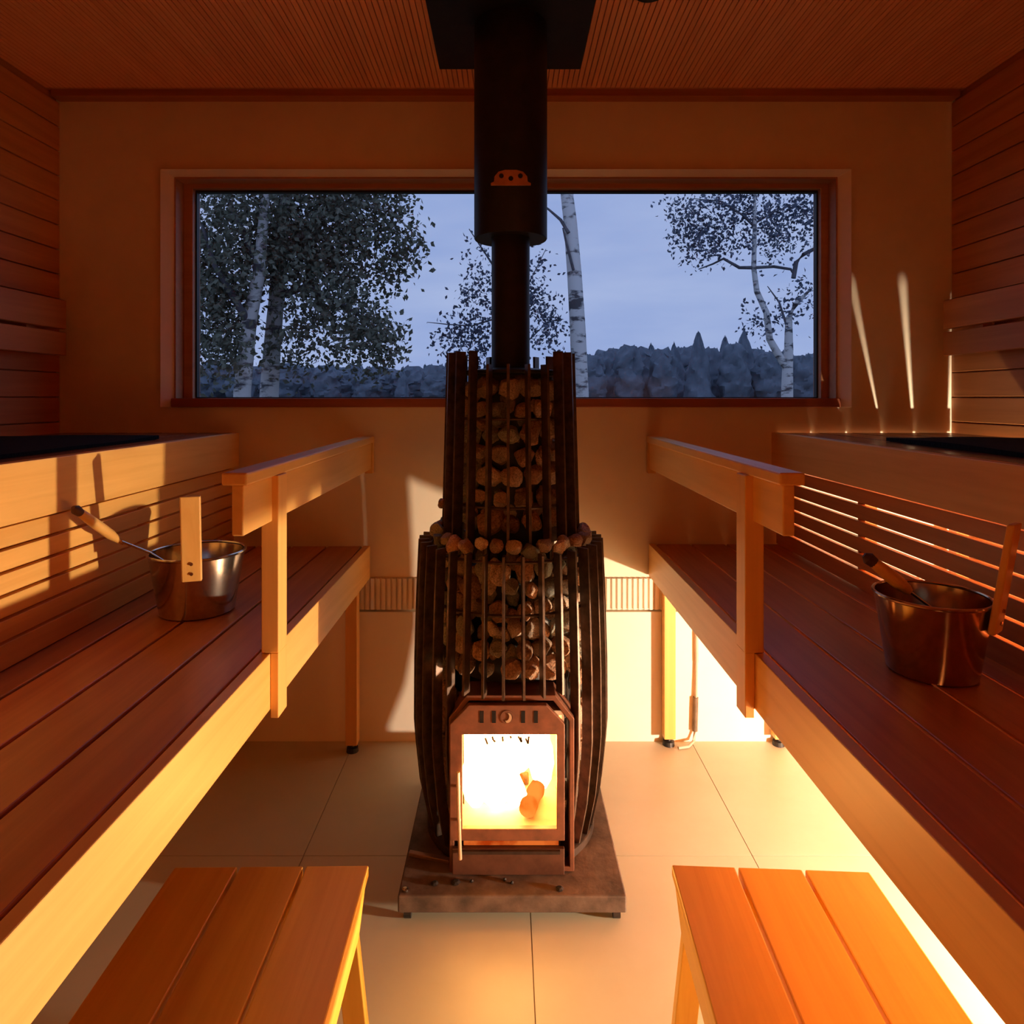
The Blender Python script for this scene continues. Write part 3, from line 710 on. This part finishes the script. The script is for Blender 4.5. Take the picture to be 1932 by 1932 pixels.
tree('birch_tree', 'forked crooked birch with an open crown at the window\'s edge near the light streaks', b4,
     [([b4, P(1485, 740, d), P(1486, 690, d), P(1488, 660, d), P(1488, 600, d), P(1500, 575, d), P(1530, 545, d)], [.10, .085, .075, .065, .05, .04, .015]),
      ([P(1485, 695, d), P(1466, 665, d), P(1452, 640, d), P(1446, 590, d), P(1428, 550, d), P(1422, 505, d), P(1424, 430, d), P(1424, 370, d), P(1424, 300, d)], [.06, .055, .05, .045, .042, .038, .03, .02, .012]),
      ([P(1424, 505, d), P(1395, 505, d), P(1365, 488, d), P(1345, 498, d), P(1318, 508, d)], [.028, .024, .02, .014, .008]),
      ([P(1424, 505, d), P(1460, 503, d), P(1492, 508, d), P(1500, 520, d)], [.024, .022, .02, .02]),
      ([P(1497, 525, d), P(1502, 495, d), P(1516, 480, d), P(1545, 465, d), P(1580, 440, d)], [.034, .034, .03, .028, .02]),
      ([P(1426, 430, d), P(1400, 405, d), P(1360, 380, d), P(1310, 375, d)], [.02, .016, .012, .006]),
      ([P(1486, 620, d), P(1470, 570, d), P(1448, 540, d)], [.02, .014, .006]),
      ([P(1426, 420, d), P(1460, 400, d), P(1500, 385, d)], [.018, .012, .006])],
     [el(1320, 450, d, 55, 55, .5, 2.2), el(1300, 390, d, 55, 30, .5, 1.0), el(1400, 410, d, 70, 45, .5, 1.5), el(1490, 420, d, 60, 55, .5, 2.2), el(1520, 390, d, 50, 30, .4, .8), el(1430, 340, d, 120, 40, .5, .8), el(1450, 600, d, 60, 50, .5, .5), el(1525, 560, d, 35, 40, .3, .5), el(1440, 465, d, 80, 40, .4, .6)], 3300, .070, 5, 'leafblue', 'birch')

# far forest, every tree a thing
def far_tree(px, top, d, wpx, conifer, lab, grp, seed):
    rng = random.Random(seed); s = d / F; h = CAMZ + (750 - top) * s - GZ; r = wpx * s / 2
    c = P(px, 750, d); mb = MB(); n = 30
    prof = []
    K = 26
    for i in range(K + 1):
        t = i / K
        if conifer: rr = r * (1 - t) ** .72 + .02
        else: rr = r * math.sqrt(max(0.0, 1 - (2 * (t * .92 + .04) - 1) ** 2)) ** .8 + .02
        prof.append((rr, t))
    vs = []
    for rr, t in prof:
        for k in range(n):
            a = 2 * math.pi * k / n
            q = rr * (1 + .35 * noise.noise(Vector((math.cos(a) * 1.6 + seed, math.sin(a) * 1.6, t * 6 + seed))) + .16 * noise.noise(Vector((math.cos(a) * 6 + seed, math.sin(a) * 6, t * 22))))
            vs.append((c.x + q * math.cos(a), c.y + q * math.sin(a), GZ + h * (.02 + .98 * t) + .5 * t * noise.noise(Vector((a * 2.5, t * 9, seed)))))
    mb.add(vs, [(i * n + k, i * n + (k + 1) % n, (i + 1) * n + (k + 1) % n, (i + 1) * n + k) for i in range(K) for k in range(n)] + [tuple(range(n))[::-1], tuple(K * n + k for k in range(n))])
    o = obj('pine_tree' if conifer else 'forest_tree', mb, 'far', None, smooth=True, origin=(c.x, c.y, GZ)); tag(o, lab, 'tree', grp)
R1 = [(1118, 675, 0), (1140, 668, 0), (1162, 664, 0), (1186, 658, 0), (1208, 662, 0), (1228, 655, 1), (1250, 664, 0), (1272, 652, 1), (1294, 660, 0), (1317, 632, 1), (1340, 662, 0), (1368, 640, 1), (1386, 655, 0), (1404, 625, 1), (1424, 664, 0), (1446, 672, 0), (1468, 668, 0), (1492, 672, 1), (1514, 676, 0), (1538, 672, 0), (1560, 670, 0)]
for k, (px, top, co) in enumerate(R1):
    tall = {1317: 'tall pointed pine rising over the far forest', 1368: 'broad dark pine between two taller tips of the far forest', 1404: 'tallest dark pine of the far forest beside the forked birch'}.get(px)
    far_tree(px, top - 4, 62 + (k % 3) * 5, 66 if co else 52, co, tall or 'tree in the dense far forest row seen beyond the bare birch trunk', None if tall else 'far forest beyond the bare birch', 20 + k)
R2 = [(372, 690, 0), (400, 684, 0), (428, 692, 0), (456, 688, 0), (484, 694, 0), (512, 690, 0), (540, 686, 0), (566, 692, 0), (592, 694, 0), (616, 690, 0), (642, 694, 0), (668, 690, 0), (692, 696, 0), (716, 692, 0), (738, 698, 0), (760, 693, 1), (782, 692, 0), (802, 688, 1), (822, 690, 0), (842, 686, 1), (864, 690, 0), (886, 692, 0), (1046, 700, 0), (1070, 700, 0)]
for k, (px, top, co) in enumerate(R2):
    far_tree(px, top, 78 + (k % 3) * 6, 36 if co else 52, co, 'low tree in the distant forest edge seen under the big birches', 'distant forest under the birches', 60 + k)

# ------------------------------------------------------------------ light
def lamp(name, loc, power, col, rad):
    l = bpy.data.lights.new(name, 'POINT'); l.energy = power; l.color = col; l.shadow_soft_size = rad
    o = bpy.data.objects.new(name, l); COL.objects.link(o); o.location = loc; return o
lamp('under_bench_lamp', (1.60, 1.25, .19), 245, (1.0, .79, .56), .028)

w = bpy.data.worlds.new('dusk_sky'); S.world = w; w.use_nodes = True
nt = w.node_tree; bg = nt.nodes['Background']
tc = N(nt, 'ShaderNodeTexCoord'); mp = N(nt, 'ShaderNodeMapping'); mp.inputs['Scale'].default_value = (1.5, 1.5, 7)
nz = N(nt, 'ShaderNodeTexNoise', Scale=1.6, Detail=5.0, Roughness=.55)
nt.links.new(tc.outputs['Generated'], mp.inputs[0]); nt.links.new(mp.outputs[0], nz.inputs['Vector'])
rp = N(nt, 'ShaderNodeValToRGB')
rp.color_ramp.elements[0].position = .35; rp.color_ramp.elements[0].color = (.29, .39, .70, 1)
rp.color_ramp.elements[1].position = .68; rp.color_ramp.elements[1].color = (.40, .49, .76, 1)
nt.links.new(nz.outputs['Fac'], rp.inputs['Fac']); nt.links.new(rp.outputs[0], bg.inputs['Color'])
bg.inputs['Strength'].default_value = 1.0

# ------------------------------------------------------------------ camera
cam = bpy.data.cameras.new('camera'); co = bpy.data.objects.new('camera', cam); COL.objects.link(co)
co.location = (0, 0, CAMZ); co.rotation_euler = (math.pi / 2, 0, 0)
cam.sensor_width = 36; cam.lens = F / 1932 * 36; cam.clip_start = .02
cam.shift_x = 9 / 1932; cam.shift_y = -216 / 1932
S.camera = co
S.view_settings.view_transform = 'Standard'; S.view_settings.look = 'None'; S.view_settings.gamma = 1; S.view_settings.use_curve_mapping = False
S.view_settings.exposure = 0
try:
    S.cycles.max_bounces = 14; S.cycles.diffuse_bounces = 8; S.cycles.glossy_bounces = 5; S.cycles.transparent_max_bounces = 16
    S.cycles.sample_clamp_indirect = 6; S.cycles.caustics_reflective = False; S.cycles.caustics_refractive = False
    S.cycles.use_denoising = True
except Exception: pass
for o in bpy.data.objects:
    if '_w' in o: del o['_w']
